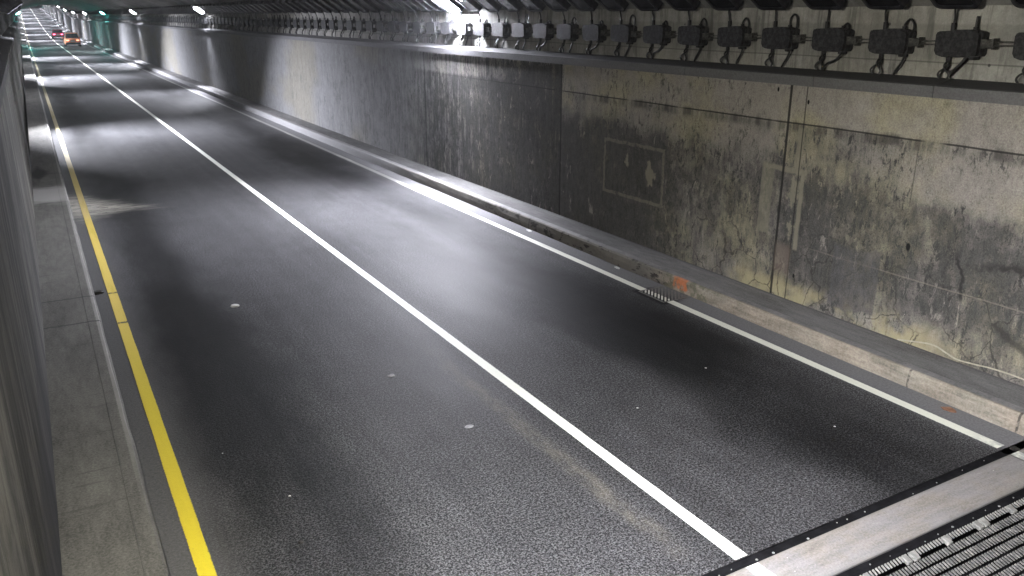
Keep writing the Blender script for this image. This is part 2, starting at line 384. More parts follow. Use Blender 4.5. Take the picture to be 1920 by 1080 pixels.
def pave_mat(left=False):
    M = Mat('pavement_concrete_left' if left else 'pavement_concrete', 0.85, 0.25)
    x, y, z = M.x, M.y, M.z
    g = M.noise(M.P, 50, 3, 0.72); b = M.noise(M.sc(2, 0.6, 1), 1.2, 5, 0.65); sk = M.noise(M.sc(14, 3, 1), 1, 4, 0.7)
    col = M.scale_col((1.0, 0.985, 0.97), 0.140 + (g - 0.5) * 0.20 + (b - 0.5) * 0.22 + (sk - 0.5) * 0.14)
    if left:
        col = M.scale_col((1.0, 0.98, 0.88), 0.088 + (g - 0.5) * 0.17 + (b - 0.5) * 0.14 + (sk - 0.5) * 0.08)
        tr = M.noise(M.sc(0.7, 9, 1), 1.3, 4, 0.75)
        col = M.mix(col, (0.05, 0.048, 0.045), tr.ss(0.58, 0.70) * 0.65)
        lip = (x + (g - 0.5) * 0.03 - 0.262).abs().ss(0.026, 0.012) * y.ss(5.5, 9.0)
        col = M.mix(col, (0.25, 0.245, 0.23), lip * (0.35 + M.noise(M.sc(3, 2, 1), 1, 4, 0.7) * 0.7))
        inn = (x - 0.155).abs().ss(0.010, 0.004)
        col = M.mix(col, (0.05, 0.05, 0.05), inn * 0.6 * M.noise(M.sc(0, 1.3, 0), 1, 3).ss(0.4, 0.6))
        sp = (M.noise(M.sc(2, 3, 1), 1.2, 4) - 0.5) * 1.0
        col = M.mix(col, (0.36, 0.35, 0.33), (y - 20.0 + sp).abs().ss(1.3, 0.5) * 0.7)
        for jy in (12.1, 11.0, 22.7, 32.0):
            col = M.mix(col, (0.03, 0.03, 0.03), (y - jy + (M.noise(M.sc(3, 0, 0), 1, 3) - 0.5) * 0.2).abs().ss(0.03, 0.012) * 0.8)
        dk = (((x + 0.2) * 3).abs() + ((y - 22.9) * 0.6).abs() + sp * 0.5).ss(0.9, 0.4)
        col = M.mix(col, (0.012, 0.012, 0.012), dk * 0.9)
    else:
        col = M.mix(col, M.scale_col((1, 0.95, 0.85), 0.26 + (g - 0.5) * 0.2), (x + (b - 0.5) * 0.08).ss(7.93, 7.86) * 0.2)
        col = M.mix(col, (0.05, 0.05, 0.05), (x + (b - 0.5) * 0.1).ss(8.36, 8.415) * 0.6)
        col = M.scale_col(col, 1.0 - y.ss(9.0, 12.0) * y.ss(34, 26) * 0.45)  # colour darkened here to offset the pool of the nearest lit lamp
    M.color(col); M.bump(g * 0.5 + sk * 0.4, 0.4, 0.008); return M.m

def paint(name, c, worn, x0=None):
    M = Mat(name, 0.6, 0.4)
    y = M.y
    n = M.noise(M.P, 30, 4, 0.75); g = M.noise(M.sc(6, 0.7, 1), 1.4, 4, 0.7)
    col = M.scale_col(c, 0.82 + n * 0.2 + (g - 0.5) * 0.25)
    wear = (n * 0.5 + g * 0.5).ss(0.60, 0.70) * worn
    col = M.mix(col, (0.07, 0.07, 0.07), wear)
    if x0 == 'edge':
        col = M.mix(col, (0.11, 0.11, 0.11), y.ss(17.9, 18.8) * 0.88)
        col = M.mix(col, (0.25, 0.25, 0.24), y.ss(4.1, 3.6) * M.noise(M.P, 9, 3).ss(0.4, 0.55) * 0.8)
    if x0 == 'yellow':
        sp = (M.noise(M.sc(1, 3, 1), 1.2, 3) - 0.5) * 1.2
        col = M.mix(col, (0.46, 0.40, 0.27), (y - 19.6 + sp).abs().ss(2.4, 0.8) * 0.75)
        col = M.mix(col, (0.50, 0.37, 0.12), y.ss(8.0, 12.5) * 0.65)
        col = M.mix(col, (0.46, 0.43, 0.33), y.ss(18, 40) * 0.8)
        for jy in (12.75, 11.35):
            col = M.mix(col, (0.03, 0.03, 0.03), (y - jy).abs().ss(0.05, 0.02) * n.ss(0.4, 0.5))
    xc = {'yellow': 0.553, 'edge': 7.37}.get(x0, 4.055)
    ed = (M.x - xc).abs() + (n - 0.5) * 0.030 + (g - 0.5) * 0.012
    col = M.mix(col, (0.05, 0.05, 0.05), ed.ss(0.055, 0.066) * 0.9)
    grime = M.noise(M.sc(3, 0.25, 1), 1.5, 4, 0.65).ss(0.50, 0.72)
    col = M.mix(col, M.scale_col(c, 0.5 + n * 0.2), grime * 0.55)
    M.color(col); M.bump(n, 0.3, 0.004); return M.m

def header_mat():
    M = Mat('header_concrete', 0.7, 0.35)
    g = M.noise(M.P, 55, 3, 0.75); b = M.noise(M.sc(1, 1.6, 1), 1.5, 4, 0.65); st = M.noise(M.sc(1.5, 10, 1), 1.3, 4, 0.7)
    col = M.scale_col(M.mix((0.225, 0.205, 0.182), (0.19, 0.182, 0.178), b.ss(0.4, 0.6)), 0.82 + (g - 0.5) * 1.0 + (st - 0.5) * 0.8 + (b - 0.5) * 0.9)
    col = M.mix(col, (0.10, 0.075, 0.055), M.noise(M.sc(1.2, 3, 1), 2.0, 5, 0.72).ss(0.56, 0.70) * 0.45)
    col = M.mix(col, (0.07, 0.07, 0.07), ((M.y - 3.388).abs() + (g - 0.5) * 0.05 + (b - 0.5) * 0.06).ss(0.165, 0.20) * 0.6)
    col = M.mix(col, (0.5, 0.48, 0.44), M.vor(M.P, 11).ss(0.07, 0.04) * M.noise(M.P, 5, 2).ss(0.55, 0.6))
    M.color(col); M.bump(g, 0.4, 0.006); return M.m

m_asphalt = asphalt(); m_wall = wall_right(); m_upper = upper_wall(); m_left = left_wall()
m_vault = wall_plain('vault_concrete', (0.08, 0.08, 0.078), (0.25, 0.25, 0.24), 0.4, 0.2).m
m_ledge = ledge_mat(); m_ledge_l = dusty('shaded_ledge', (0.012, 0.012, 0.013), (0.03, 0.03, 0.03), 0.85, 0.2, 0, 6); m_kerb = kerb_mat(); m_pave = pave_mat(); m_pave_l = pave_mat(True)  # left ledge: its shade is put into a darker concrete colour
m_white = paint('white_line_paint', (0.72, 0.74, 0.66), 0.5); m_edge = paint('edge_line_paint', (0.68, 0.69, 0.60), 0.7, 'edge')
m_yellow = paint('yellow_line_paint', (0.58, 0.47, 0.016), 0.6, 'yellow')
m_header = header_mat()
m_rubber = dusty('black_rubber', (0.003, 0.003, 0.0035), (0.007, 0.007, 0.008), 0.9, 0.08)
m_steel = dusty('worn_steel', (0.11, 0.11, 0.105), (0.21, 0.205, 0.195), 0.5, 0.4, 0.3, 14)
m_plate = dusty('bright_steel', (0.24, 0.24, 0.225), (0.38, 0.375, 0.35), 0.5, 0.4, 0.5, 12)
m_dark = dusty('pit_black', (0.004, 0.004, 0.004), (0.008, 0.008, 0.008), 0.9, 0.1)
m_lampbody = dusty('sooty_lamp_metal', (0.010, 0.010, 0.013), (0.030, 0.030, 0.035), 0.6, 0.3, 0.0, 12, 0.2)
m_box = dusty('sooty_box_metal', (0.012, 0.012, 0.013), (0.040, 0.040, 0.043), 0.65, 0.3, 0.0, 20, 0.3)
m_cable = dusty('black_cable', (0.010, 0.010, 0.010), (0.028, 0.028, 0.028), 0.5, 0.4, 0.0, 25)
m_pipe = dusty('dull_conduit', (0.06, 0.06, 0.058), (0.14, 0.14, 0.13), 0.5, 0.4, 0.5, 25)
m_lens_off = dusty('sooty_glass', (0.008, 0.008, 0.010), (0.02, 0.02, 0.024), 0.25, 0.5, 0.0, 8)
m_lens_on = emit('lit_lens', LAMP_COL, LAMP)
m_lens_wide = emit('lit_wide_lens', (1.0, 0.95, 0.84), WIDE)
m_lens_near = emit('lit_near_lens', LAMP_COL, LAMP * 5.0)
m_lens_cyan = emit('lit_green_lens', CYAN_COL, LAMP * 0.8)
m_lens_cyan2 = emit('lit_far_green_lens', CYAN_COL, LAMP * 3.0)
m_debris = dusty('dark_litter', (0.01, 0.01, 0.009), (0.03, 0.028, 0.025), 0.8, 0.2, 0, 20)
m_paper = dusty('pale_litter', (0.40, 0.40, 0.38), (0.55, 0.55, 0.53), 0.7, 0.2, 0, 20)
m_stone = dusty('grey_litter', (0.22, 0.22, 0.23), (0.34, 0.34, 0.35), 0.8, 0.2, 0, 20)
m_brown = dusty('brown_litter', (0.16, 0.08, 0.045), (0.24, 0.13, 0.08), 0.8, 0.2, 0, 20)
m_wire = dusty('pale_wire', (0.30, 0.28, 0.22), (0.40, 0.37, 0.30), 0.6, 0.3, 0, 20)

# ------------------------------------------------------------------ geometry helpers
Y_END = 430.0
def g(y):                                    # the road climbs at 3 % past the sag
    t = max(0.0, y - 135.0)
    return 0.03 * t * t / 160.0 if t < 80 else 0.03 * (t - 40.0)
def yrange(a, b):
    ys = [a]; y = a
    while y < b - 1e-6:
        step = 4.0 if y < 120 else 6.0
        y = min(b, y + step); ys.append(y)
    return ys

def link(name, bm, mats, parent=None, smooth=False):
    bmesh.ops.recalc_face_normals(bm, faces=bm.faces)
    me = bpy.data.meshes.new(name); bm.to_mesh(me); bm.free()
    for m in (mats if isinstance(mats, (list, tuple)) else [mats]): me.materials.append(m)
    if smooth:
        for p in me.polygons: p.use_smooth = True
    o = bpy.data.objects.new(name, me); COL.objects.link(o)
    if parent: o.parent = parent
    return o
def tag(o, label, cat, group=None, kind=None):
    o['label'] = label; o['category'] = cat
    if group: o['group'] = group
    if kind: o['kind'] = kind
    return o
def thing(name, loc, label, cat, group=None, rz=0.0):
    o = bpy.data.objects.new(name, None); o.empty_display_size = 0.2; COL.objects.link(o)
    o.location = loc; o.rotation_euler = (0, 0, rz)
    return tag(o, label, cat, group)

def sweep(bm, prof, ys, closed=True, follow=True):
    rings = [[bm.verts.new((x, y, z + (g(y) if follow else 0))) for x, z in prof] for y in ys]
    n = len(prof)
    for a, b in zip(rings, rings[1:]):
        for i in range(n if closed else n - 1):
            k = (i + 1) % n
            bm.faces.new((a[i], a[k], b[k], b[i]))
    if closed:
        bm.faces.new(rings[0]); bm.faces.new(list(reversed(rings[-1])))
    return bm
def box(bm, x0, x1, y0, y1, z0, z1, bev=0.0, seg=1):
    r = bmesh.ops.create_cube(bm, size=1.0)
    vs = r['verts']
    for v in vs:
        v.co = Vector((x0 + (v.co.x + .5) * (x1 - x0), y0 + (v.co.y + .5) * (y1 - y0), z0 + (v.co.z + .5) * (z1 - z0)))
    if bev:
        es = list({e for v in vs for e in v.link_edges})
        bmesh.ops.bevel(bm, geom=es, offset=bev, segments=seg, affect='EDGES', profile=0.5)
    return bm
def tube(bm, pts, r, n=6, cap=True):
    pts = [Vector(p) for p in pts]; rings = []; up = None
    for i, p in enumerate(pts):
        d = (pts[min(i + 1, len(pts) - 1)] - pts[max(i - 1, 0)]).normalized()
        if up is None: up = d.orthogonal().normalized()
        up = (up - d * up.dot(d)).normalized(); s = d.cross(up)
        rings.append([bm.verts.new(p + (up * math.cos(2 * math.pi * k / n) + s * math.sin(2 * math.pi * k / n)) * r) for k in range(n)])
    for a, b in zip(rings, rings[1:]):
        for k in range(n): bm.faces.new((a[k], a[(k + 1) % n], b[(k + 1) % n], b[k]))
    if cap: bm.faces.new(list(reversed(rings[0]))); bm.faces.new(rings[-1])
    return bm
def spline(cp, n=5):                          # Catmull-Rom through control points
    P = [Vector(p) for p in cp]; P = [P[0] * 2 - P[1]] + P + [P[-1] * 2 - P[-2]]; out = []
    for i in range(1, len(P) - 2):
        for k in range(n):
            t = k / n; a, b, c, d = P[i - 1:i + 3]
            out.append(0.5 * ((2 * b) + (c - a) * t + (2 * a - 5 * b + 4 * c - d) * t * t + (3 * b - a - 3 * c + d) * t ** 3))
    return out + [P[-2]]
def cyl(bm, c, axis, r, h, n=12):
    a = Vector(axis).normalized(); c = Vector(c)
    return tube(bm, [c - a * h / 2, c + a * h / 2], r, n)
def prism(bm, outline, plane, d0, d1):        # outline (a,b) extruded; plane 'yz' along x, 'xz' along y
    f = {'yz': lambda a, b, d: (d, a, b), 'xz': lambda a, b, d: (a, d, b), 'xy': lambda a, b, d: (a, b, d)}[plane]
    A = [bm.verts.new(f(a, b, d0)) for a, b in outline]; B = [bm.verts.new(f(a, b, d1)) for a, b in outline]
    bm.faces.new(A); bm.faces.new(list(reversed(B)))
    for i in range(len(A)):
        k = (i + 1) % len(A); bm.faces.new((A[i], B[i], B[k], A[k]))
    return bm
def mir(x): return 8.08 - x

# ------------------------------------------------------------------ road and pavements
Y0 = -40.0
bm = bmesh.new(); sweep(bm, [(0.18, 0), (7.80, 0)], yrange(3.668, Y_END), False)
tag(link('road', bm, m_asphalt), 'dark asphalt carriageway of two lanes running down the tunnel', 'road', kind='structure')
bm = bmesh.new(); sweep(bm, [(0.18, 0), (7.80, 0)], yrange(Y0, 2.20), False)
tag(link('road', bm, m_asphalt), 'asphalt carriageway on the camera side of the steel grating', 'road', kind='structure')
bm = bmesh.new(); sweep(bm, [(-0.7, -0.6), (8.8, -0.6)], yrange(Y0, Y_END), False)
tag(link('ground', bm, m_dark), 'bare tunnel bed under the road slabs', 'ground', kind='structure')
bm = bmesh.new()
box(bm, 0.20, 7.78, 3.196, 3.58, -0.25, 0.002, 0.004)
tag(link('concrete_strip', bm, m_header), 'pale concrete strip across the road between two black joints', 'concrete strip', kind='structure')

def pavement(sign):
    ys = [Y0] + [Y0 + 0.5 * i for i in range(1, 180)] + yrange(52, Y_END)
    f = (lambda x: x) if sign > 0 else mir
    bm = bmesh.new()
    rnd = random.Random(3 if sign > 0 else 4)
    # kerb stone with a worn, slightly uneven arris
    rings = []
    for y in ys:
        e = rnd.uniform(-1, 1)
        pr = [(7.766 + 0.006 * rnd.uniform(-1, 1), -0.05), (7.770 + 0.007 * rnd.uniform(-1, 1), 0.10), (7.784 + 0.008 * e, 0.184 + 0.006 * e), (7.806 + 0.006 * e, 0.200), (7.93, 0.2025), (7.93, -0.05)]
        rings.append([bm.verts.new((f(x), y, z + g(y))) for x, z in pr])
    for a, b in zip(rings, rings[1:]):
        for i in range(6): bm.faces.new((a[i], a[(i + 1) % 6], b[(i + 1) % 6], b[i]))
    bm.faces.new(rings[0]); bm.faces.new(rings[-1])
    k = link('kerb', bm, m_kerb if sign > 0 else m_pave_l)
    bm = bmesh.new(); sweep(bm, [(f(7.931), -0.05), (f(7.931), 0.2005), (f(8.419), 0.2035), (f(8.419), -0.05)], [Y0] + yrange(-36, Y_END))
    p = link('pavement', bm, m_pave if sign > 0 else m_pave_l)
    if sign > 0:
        tag(k, 'scuffed pale concrete kerb along the foot of the stained wall', 'kerb', kind='structure')
        tag(p, 'narrow grey service pavement below the stained wall', 'pavement', kind='structure')
    else:
        tag(k, 'low concrete kerb beside the yellow line', 'kerb', kind='structure')
        tag(p, 'dim cracked service pavement beside the yellow line', 'pavement', kind='structure')
pavement(1); pavement(-1)

def marking(xc, wd, ys, m, label, gaps=()):
    bm = bmesh.new(); rnd = random.Random(int(xc * 100))
    prev = None
    for y in ys:
        a = bm.verts.new((xc - wd / 2 + rnd.uniform(-.004, .004), y, 0.0045 + g(y)))
        b = bm.verts.new((xc + wd / 2 + rnd.uniform(-.004, .004), y, 0.0045 + g(y)))
        if prev and not any(lo < (y + prev[2]) / 2 < hi for lo, hi in gaps): bm.faces.new((prev[0], prev[1], b, a))
        prev = (a, b, y)
    bmesh.ops.delete(bm, geom=[v for v in bm.verts if not v.link_faces], context='VERTS')
    tag(link('road_marking', bm, m), label, 'road marking', kind='structure')
def dense(a, b): return [a + 0.25 * i for i in range(int((min(b, 60) - a) / 0.25))] + yrange(min(b, 60), b)
marking(0.553, 0.125, dense(3.70, Y_END), m_yellow, 'solid yellow line beside the shadowed kerb')
marking(4.055, 0.130, [3.205, 3.3, 3.45, 3.57] , m_white, 'short piece of white lane line on the pale concrete strip')
marking(4.055, 0.125, dense(3.675, Y_END), m_white, 'solid white lane line down the middle of the road')
marking(7.37, 0.125, dense(3.70, 8.455), m_edge, 'white edge line from the concrete strip to the drain')
marking(7.37, 0.125, dense(9.04, Y_END), m_edge, 'white edge line running on from the drain, greying far off')
bm = bmesh.new(); box(bm, 7.29, 7.44, 3.21, 3.57, 0.0045, 0.006)
tag(link('road_marking', bm, m_edge), 'worn end of the white edge line on the concrete strip', 'road marking', kind='structure')

# ---- joint seals and steel grating
def seal(y0, y1, x1, label):
    t = thing('joint_seal', (0, 0, 0), label, 'joint seal', 'black joint seals')
    bm = bmesh.new(); rnd = random.Random(int(y0 * 100)); n = 60
    pr = []
    for i in range(n + 1):
        x = 0.21 + (x1 - 0.21) * i / n; j = rnd.uniform(-.005, .005); k = rnd.uniform(-.005, .005)
        pr.append([bm.verts.new((x, y0 + j, -0.010)), bm.verts.new((x, (y0 + y1) / 2, -0.013)), bm.verts.new((x, y1 + k, -0.010)), bm.verts.new((x, y1 + k, -0.2)), bm.verts.new((x, y0 + j, -0.2))])
    for a, b in zip(pr, pr[1:]):
        for i in range(5): bm.faces.new((a[i], a[(i + 1) % 5], b[(i + 1) % 5], b[i]))
    bm.faces.new(pr[0]); bm.faces.new(pr[-1])
    link('rubber_strip', bm, m_rubber, t)
    for i in range(22):
        if rnd.random() < 0.3: continue
        x = 3.2 + (x1 - 3.3) * i / 22 + rnd.uniform(-.04, .04)
        bm = bmesh.new(); cyl(bm, (x, (y0 + y1) / 2 + rnd.uniform(-.02, .02), -0.015), (0, 0, 1), rnd.choice((0.004, 0.005, 0.006, 0.010)), 0.016, 8)
        link('bolt', bm, m_plate, t)
seal(3.58, 3.668, 7.31, 'black rubber seal between the asphalt and the pale concrete strip')
seal(3.106, 3.196, 7.75, 'black rubber seal between the pale concrete strip and the steel grating')

gr = thing('steel_grating', (4, 2.7, 0), 'steel road grating of slanted ribs in rows past the concrete strip', 'grating')
rnd = random.Random(5)
bm = bmesh.new(); bm2 = bmesh.new(); bm3 = bmesh.new()
for r in range(10):
    ya = 3.100 - 0.094 * r - (0.004 if r else 0)
    hgt = 0.0 if r else 0.003
    n = int(7.4 / 0.0335)
    for i in range(n):
        x = 0.30 + i * 0.0335 + rnd.uniform(-.001, .001)
        wd = 0.0145 + rnd.uniform(-.001, .001); L = 0.066 if r else 0.055; sh = -0.020
        z = hgt + rnd.uniform(-.001, .001)
        b = bm if r else bm2
        vs = [b.verts.new(p) for p in ((x - wd/2, ya, z), (x + wd/2, ya, z), (x + wd/2 + sh, ya - L, z - .004), (x - wd/2 + sh, ya - L, z - .004),
                                       (x - wd/2, ya, z - .010), (x + wd/2, ya, z - .010), (x + wd/2 + sh, ya - L, z - .010), (x - wd/2 + sh, ya - L, z - .010))]
        for q in ((0, 1, 2, 3), (7, 6, 5, 4), (0, 4, 5, 1), (1, 5, 6, 2), (2, 6, 7, 3), (3, 7, 4, 0)): b.faces.new([vs[k] for k in q])
    if r: box(bm3, 0.25, 7.75, ya + 0.006, ya + 0.014, -0.06, -0.012)
g1 = link('rib', bm, m_steel, gr); g1.location = (-4, -2.7, 0); g1.name = 'ribs'
g2 = link('edge_teeth', bm2, m_plate, gr); g2.location = (-4, -2.7, 0)
g3 = link('cross_bar', bm3, m_rubber, gr); g3.location = (-4, -2.7, 0); g3.name = 'cross_bars'
for x in (5.13, 5.22, 5.61, 6.01, 6.09, 6.46, 6.95, 7.3, 4.7, 4.3):
    bm = bmesh.new(); box(bm, x - 0.026, x + 0.026, -0.085, 0.0, -0.03, 0.007, 0.004)
    for v in bm.verts: v.co.x += v.co.y * 0.28
    o = link('tie_plate', bm, m_plate, gr); o.location = (-4, 3.098 - 2.7, 0)

# ---- gully grate by the right kerb
dg = thing('drain_grate', (7.53, 8.745, 0), 'iron drain grate with slanted slots under the white edge line', 'drain')
bm = bmesh.new(); box(bm, -.275, .235, -.29, .29, -0.12, -0.062); link('pit', bm, m_dark, dg)
bm = bmesh.new()
for a in ((-.275, -.25, -.29, .29), (.21, .235, -.29, .29), (-.25, .21, -.29, -.265), (-.25, .21, .265, .29)):
    box(bm, *a[:4], -0.06, 0.006, 0.003)
m_iron = dusty('cast_iron', (0.07, 0.068, 0.062), (0.13, 0.125, 0.115), 0.5, 0.4, 0.3, 20)
link('frame', bm, m_iron, dg)
bm = bmesh.new(); bmw = bmesh.new()
for k in range(-9, 10):
    c0 = k * 0.062
    A, B = [], []
    for t in (-.262, .262):
        pass
    # bar along the 40 degree diagonal, clipped to the frame
    pts = []
    for t in [i * 0.02 - 0.6 for i in range(61)]:
        x = c0 + t * 0.64; y = t * 0.77
        if -.25 < x < .21 and -.265 < y < .265: pts.append((x, y))
    if len(pts) < 3: continue
    (xa, ya), (xb, yb) = pts[0], pts[-1]
    nx, ny = 0.77 * 0.013, -0.64 * 0.013
    for (p, q, b, z) in ((0.0, 1.0, bm, 0.002),):
        vs = [b.verts.new(v) for v in ((xa - nx, ya - ny, z), (xa + nx, ya + ny, z), (xb + nx, yb + ny, z), (xb - nx, yb - ny, z), (xa - nx, ya - ny, z - .05), (xa + nx, ya + ny, z - .05), (xb + nx, yb + ny, z - .05), (xb - nx, yb - ny, z - .05))]
        for qd in ((0, 1, 2, 3), (7, 6, 5, 4), (0, 4, 5, 1), (1, 5, 6, 2), (2, 6, 7, 3), (3, 7, 4, 0)): b.faces.new([vs[i] for i in qd])
    # paint of the edge line carried over the bars
    pp = [(x, y) for x, y in pts if abs(x + 0.16) < 0.062]
    if len(pp) >= 2:
        (xa, ya), (xb, yb) = pp[0], pp[-1]
        bmw.faces.new([bmw.verts.new(v) for v in ((xa - nx, ya - ny, .005), (xa + nx, ya + ny, .005), (xb + nx, yb + ny, .005), (xb - nx, yb - ny, .005))])
link('grid', bm, m_iron, dg)
link('painted_stripe', bmw, m_edge, dg)

# ------------------------------------------------------------------ walls and vault
LEDGE_CUTS = [-40, -16, -6.4, -3.2, 0.0, 3.1, 5.62, 7.23, 9.6, 12.85, 15.98, 19.35, 22.56, 25.76, 28.95, 32.2, 38.6, 45, 51.4, 57.8, 64.2, 76.9, 90, 140, Y_END]
def tunnel_wall(sign, label):
    f = (lambda x: x) if sign > 0 else mir
    t = thing('tunnel_wall', (f(8.42), 0, 0), label, 'wall')
    off = -f(8.42)
    ys = yrange(Y0, Y_END)
    bm = bmesh.new()
    if sign > 0: sweep(bm, [(8.42, -.5), (8.42, 3.0), (9.3, 3.0), (9.3, -.5)], ys)
    else:      # the left face sets back a little beyond a construction joint
        sweep(bm, [(-.34, -.5), (-.34, 3.0), (-1.2, 3.0), (-1.2, -.5)], yrange(Y0, 23.0))
        sweep(bm, [(-.44, -.5), (-.44, 3.0), (-1.2, 3.0), (-1.2, -.5)], yrange(23.002, Y_END))
    o = link('lower_wall', bm, m_wall if sign > 0 else m_left, t); o.location.x = off
    bm = bmesh.new(); sweep(bm, [(f(8.724), 3.001), (f(8.724), 3.94), (f(9.3), 3.94), (f(9.3), 3.001)], ys)
    o = link('upper_wall', bm, m_upper if sign > 0 else m_left, t); o.location.x = off
    for i, (a, b) in enumerate(zip(LEDGE_CUTS, LEDGE_CUTS[1:])):
        bm = bmesh.new(); d = random.Random(i).uniform(-.002, .002)
        sweep(bm, [(f(8.37 + d), 3.003), (f(8.37 + d), 3.123), (f(8.722), 3.188), (f(8.722), 3.003)], yrange(a + .005, b - .005))
        o = link('ledge', bm, m_ledge if sign > 0 else m_ledge_l, t); o.location.x = off
    return t
tunnel_wall(1, 'tall stained concrete tunnel wall with a ledge, right of the road')
tunnel_wall(-1, 'dark sooty concrete tunnel wall close along the left picture edge')
SL = (-0.82, 0.572)                            # direction up the haunch slope
inner = [(8.724, 3.941), (7.86, 4.545), (6.6, 4.98), (5.3, 5.2), (4.04, 5.27)]
inner = inner + [(mir(x), z) for x, z in reversed(inner[:-1])]
outer = [(9.3, 3.941), (9.3, 5.9), (-1.22, 5.9), (-1.22, 3.941)]
bm = bmesh.new(); sweep(bm, inner + list(reversed(outer)), yrange(Y0, Y_END))
tag(link('tunnel_ceiling', bm, m_vault), 'low concrete vault over the road, haunched above both walls', 'ceiling', kind='structure')
bm = bmesh.new(); box(bm, -1.5, 9.5, Y0 - 0.6, Y0 - 0.02, -0.5, 6.0)  # added unseen wall, shuts the sky out of the tunnel
tag(link('added_end_wall', bm, m_vault), 'added unseen wall closing off the tunnel behind the camera', 'wall', kind='structure')

# ------------------------------------------------------------------ flood lamps (on the haunch) and junction boxes
PITCH_Y = 0.8409; BASE = 4.71
ORD = ['', 'first', 'second', 'third', 'fourth', 'fifth', 'sixth', 'seventh', 'eighth', 'ninth', 'tenth', 'eleventh', 'twelfth', 'thirteenth', 'fourteenth', 'fifteenth', 'sixteenth', 'seventeenth', 'eighteenth', 'nineteenth', 'twentieth', 'twenty-first', 'twenty-second', 'twenty-third', 'twenty-fourth']

def rounded(hx, hy, r, n=4):
    out = []
    for cx, cy, a0 in ((hx - r, hy - r, 0), (-hx + r, hy - r, 90), (-hx + r, -hy + r, 180), (hx - r, -hy + r, 270)):
        for k in range(n + 1):
            a = math.radians(a0 + 90 * k / n); out.append((cx + r * math.cos(a), cy + r * math.sin(a)))
    return out
# local frame of a lamp: a = along Y, u = up the slope, v = away from the haunch (into the tunnel, down)
U = Vector((SL[0], 0, SL[1])).normalized(); NV = Vector((-SL[1], 0, SL[0])).normalized() * 1.0
if NV.z > 0: NV = -NV
LAMP_O = Vector((8.58, 0, 4.055))              # lower edge of the lamp on the haunch
def lp(a, u, v): return LAMP_O + Vector((0, a, 0)) + U * u + NV * v
def lamp_prism(bm, outline, v0, v1, s1=1.0):
    A = [bm.verts.new(lp(a, u + .33, v0)) for a, u in outline]
    B = [bm.verts.new(lp(a * s1, u * s1 + .33, v1)) for a, u in outline]
    bm.faces.new(A); bm.faces.new(list(reversed(B)))
    for i in range(len(A)):
        k = (i + 1) % len(A); bm.faces.new((A[i], B[i], B[k], A[k]))
def make_lamp(on=None, hood=0.19, dome=False):
    parts = {}
    bm = bmesh.new(); lamp_prism(bm, rounded(.25, .33, .07), .07, .17, 0.97); parts['housing'] = (bm, m_lampbody)
    bm = bmesh.new(); lamp_prism(bm, rounded(.19, .25, .05), .035, .069, 1.15); parts['gear_box'] = (bm, m_lampbody)
    bm = bmesh.new()
    ro, ri = rounded(.243, .32, .065), rounded(.205, .275, .05)
    for v0 in (.171, .188):
        pass
    A = [[bm.verts.new(lp(a, u + .33, v)) for a, u in R] for R, v in ((ro, .171), (ro, hood), (ri, hood), (ri, .171))]
    for p, q in zip(A, A[1:] + A[:1]):
        for i in range(len(p)):
            k = (i + 1) % len(p); bm.faces.new((p[i], p[k], q[k], q[i]))
    parts['rim'] = (bm, m_lampbody)
    bm = bmesh.new()
    lamp_prism(bm, rounded(.204, .274, .05, 2), .1712, .255 if dome else .178, .74 if dome else 1.0)
    parts['glass'] = (bm, m_lens_off if on is None else on)
    for s in (-1, 1):
        bm = bmesh.new(); tube(bm, [lp(s * .15, .06, -.05), lp(s * .15, .08, .03), lp(s * .15, .58, .03), lp(s * .15, .60, -.05)], .018, 6)
        parts[('bracket', s)] = (bm, m_pipe)
    return parts
def lamp_thing(parts, y, sign, label, group, flip_cache={}):
    t = thing('flood_lamp', (0, y, g(y)), label, 'flood lamp', group)
    for k, me in parts.items():
        o = bpy.data.objects.new(k if isinstance(k, str) else k[0], me); COL.objects.link(o); o.parent = t
        if sign < 0: o.scale.x = -1; o.location.x = 8.08
    if parts is not L_OFF:                      # the reflector's beam, just in front of the glass
        o = bpy.data.objects.new('lamp_beam', BEAM[2 if parts is L_WD else 1 if parts in (L_CY, L_CYL) else 3 if y > 55 else 0]); COL.objects.link(o); o.parent = t
        p = lp(0, .33, .26); d = Vector((-0.65, -0.32, -0.76))   # thrown a little against the traffic
        if parts is L_WD: d = Vector((-3.9, 0.9, -4.1))
        if sign < 0: p.x = 8.08 - p.x; d.x = -d.x
        o.location = p; o.rotation_euler = d.to_track_quat('-Z', 'Y').to_euler()
    return t
BEAM = []
for nm, c, wt in (('beam', LAMP_COL, BEAM_W), ('beam_cyan', (0.86, 0.97, 1.0), BEAM_W * .6), ('beam_low', LAMP_COL, BEAM_W * .26), ('beam_far', LAMP_COL, BEAM_W * 1.6)):
    l = bpy.data.lights.new(nm, 'AREA'); l.shape = 'SQUARE'; l.size = 0.36; l.energy = wt; l.color = c; l.spread = BEAM_SPREAD
    if nm == 'beam_low': l.spread = math.radians(84)
    BEAM.append(l)
def meshes(parts):
    out = {}
    for k, (bm, m) in parts.items():
        bmesh.ops.recalc_face_normals(bm, faces=bm.faces)
        me = bpy.data.meshes.new(k if isinstance(k, str) else k[0]); bm.to_mesh(me); bm.free(); me.materials.append(m); out[k] = me
    return out
L_OFF = meshes(make_lamp()); L_ON = meshes(make_lamp(m_lens_on, dome=True)); L_ONL = meshes(make_lamp(m_lens_on, .25)); L_CY = meshes(make_lamp(m_lens_cyan, dome=True)); L_CYL = meshes(make_lamp(m_lens_cyan2, dome=True)); L_NR = meshes(make_lamp(m_lens_near, dome=True)); L_WD = meshes(make_lamp(m_lens_wide))
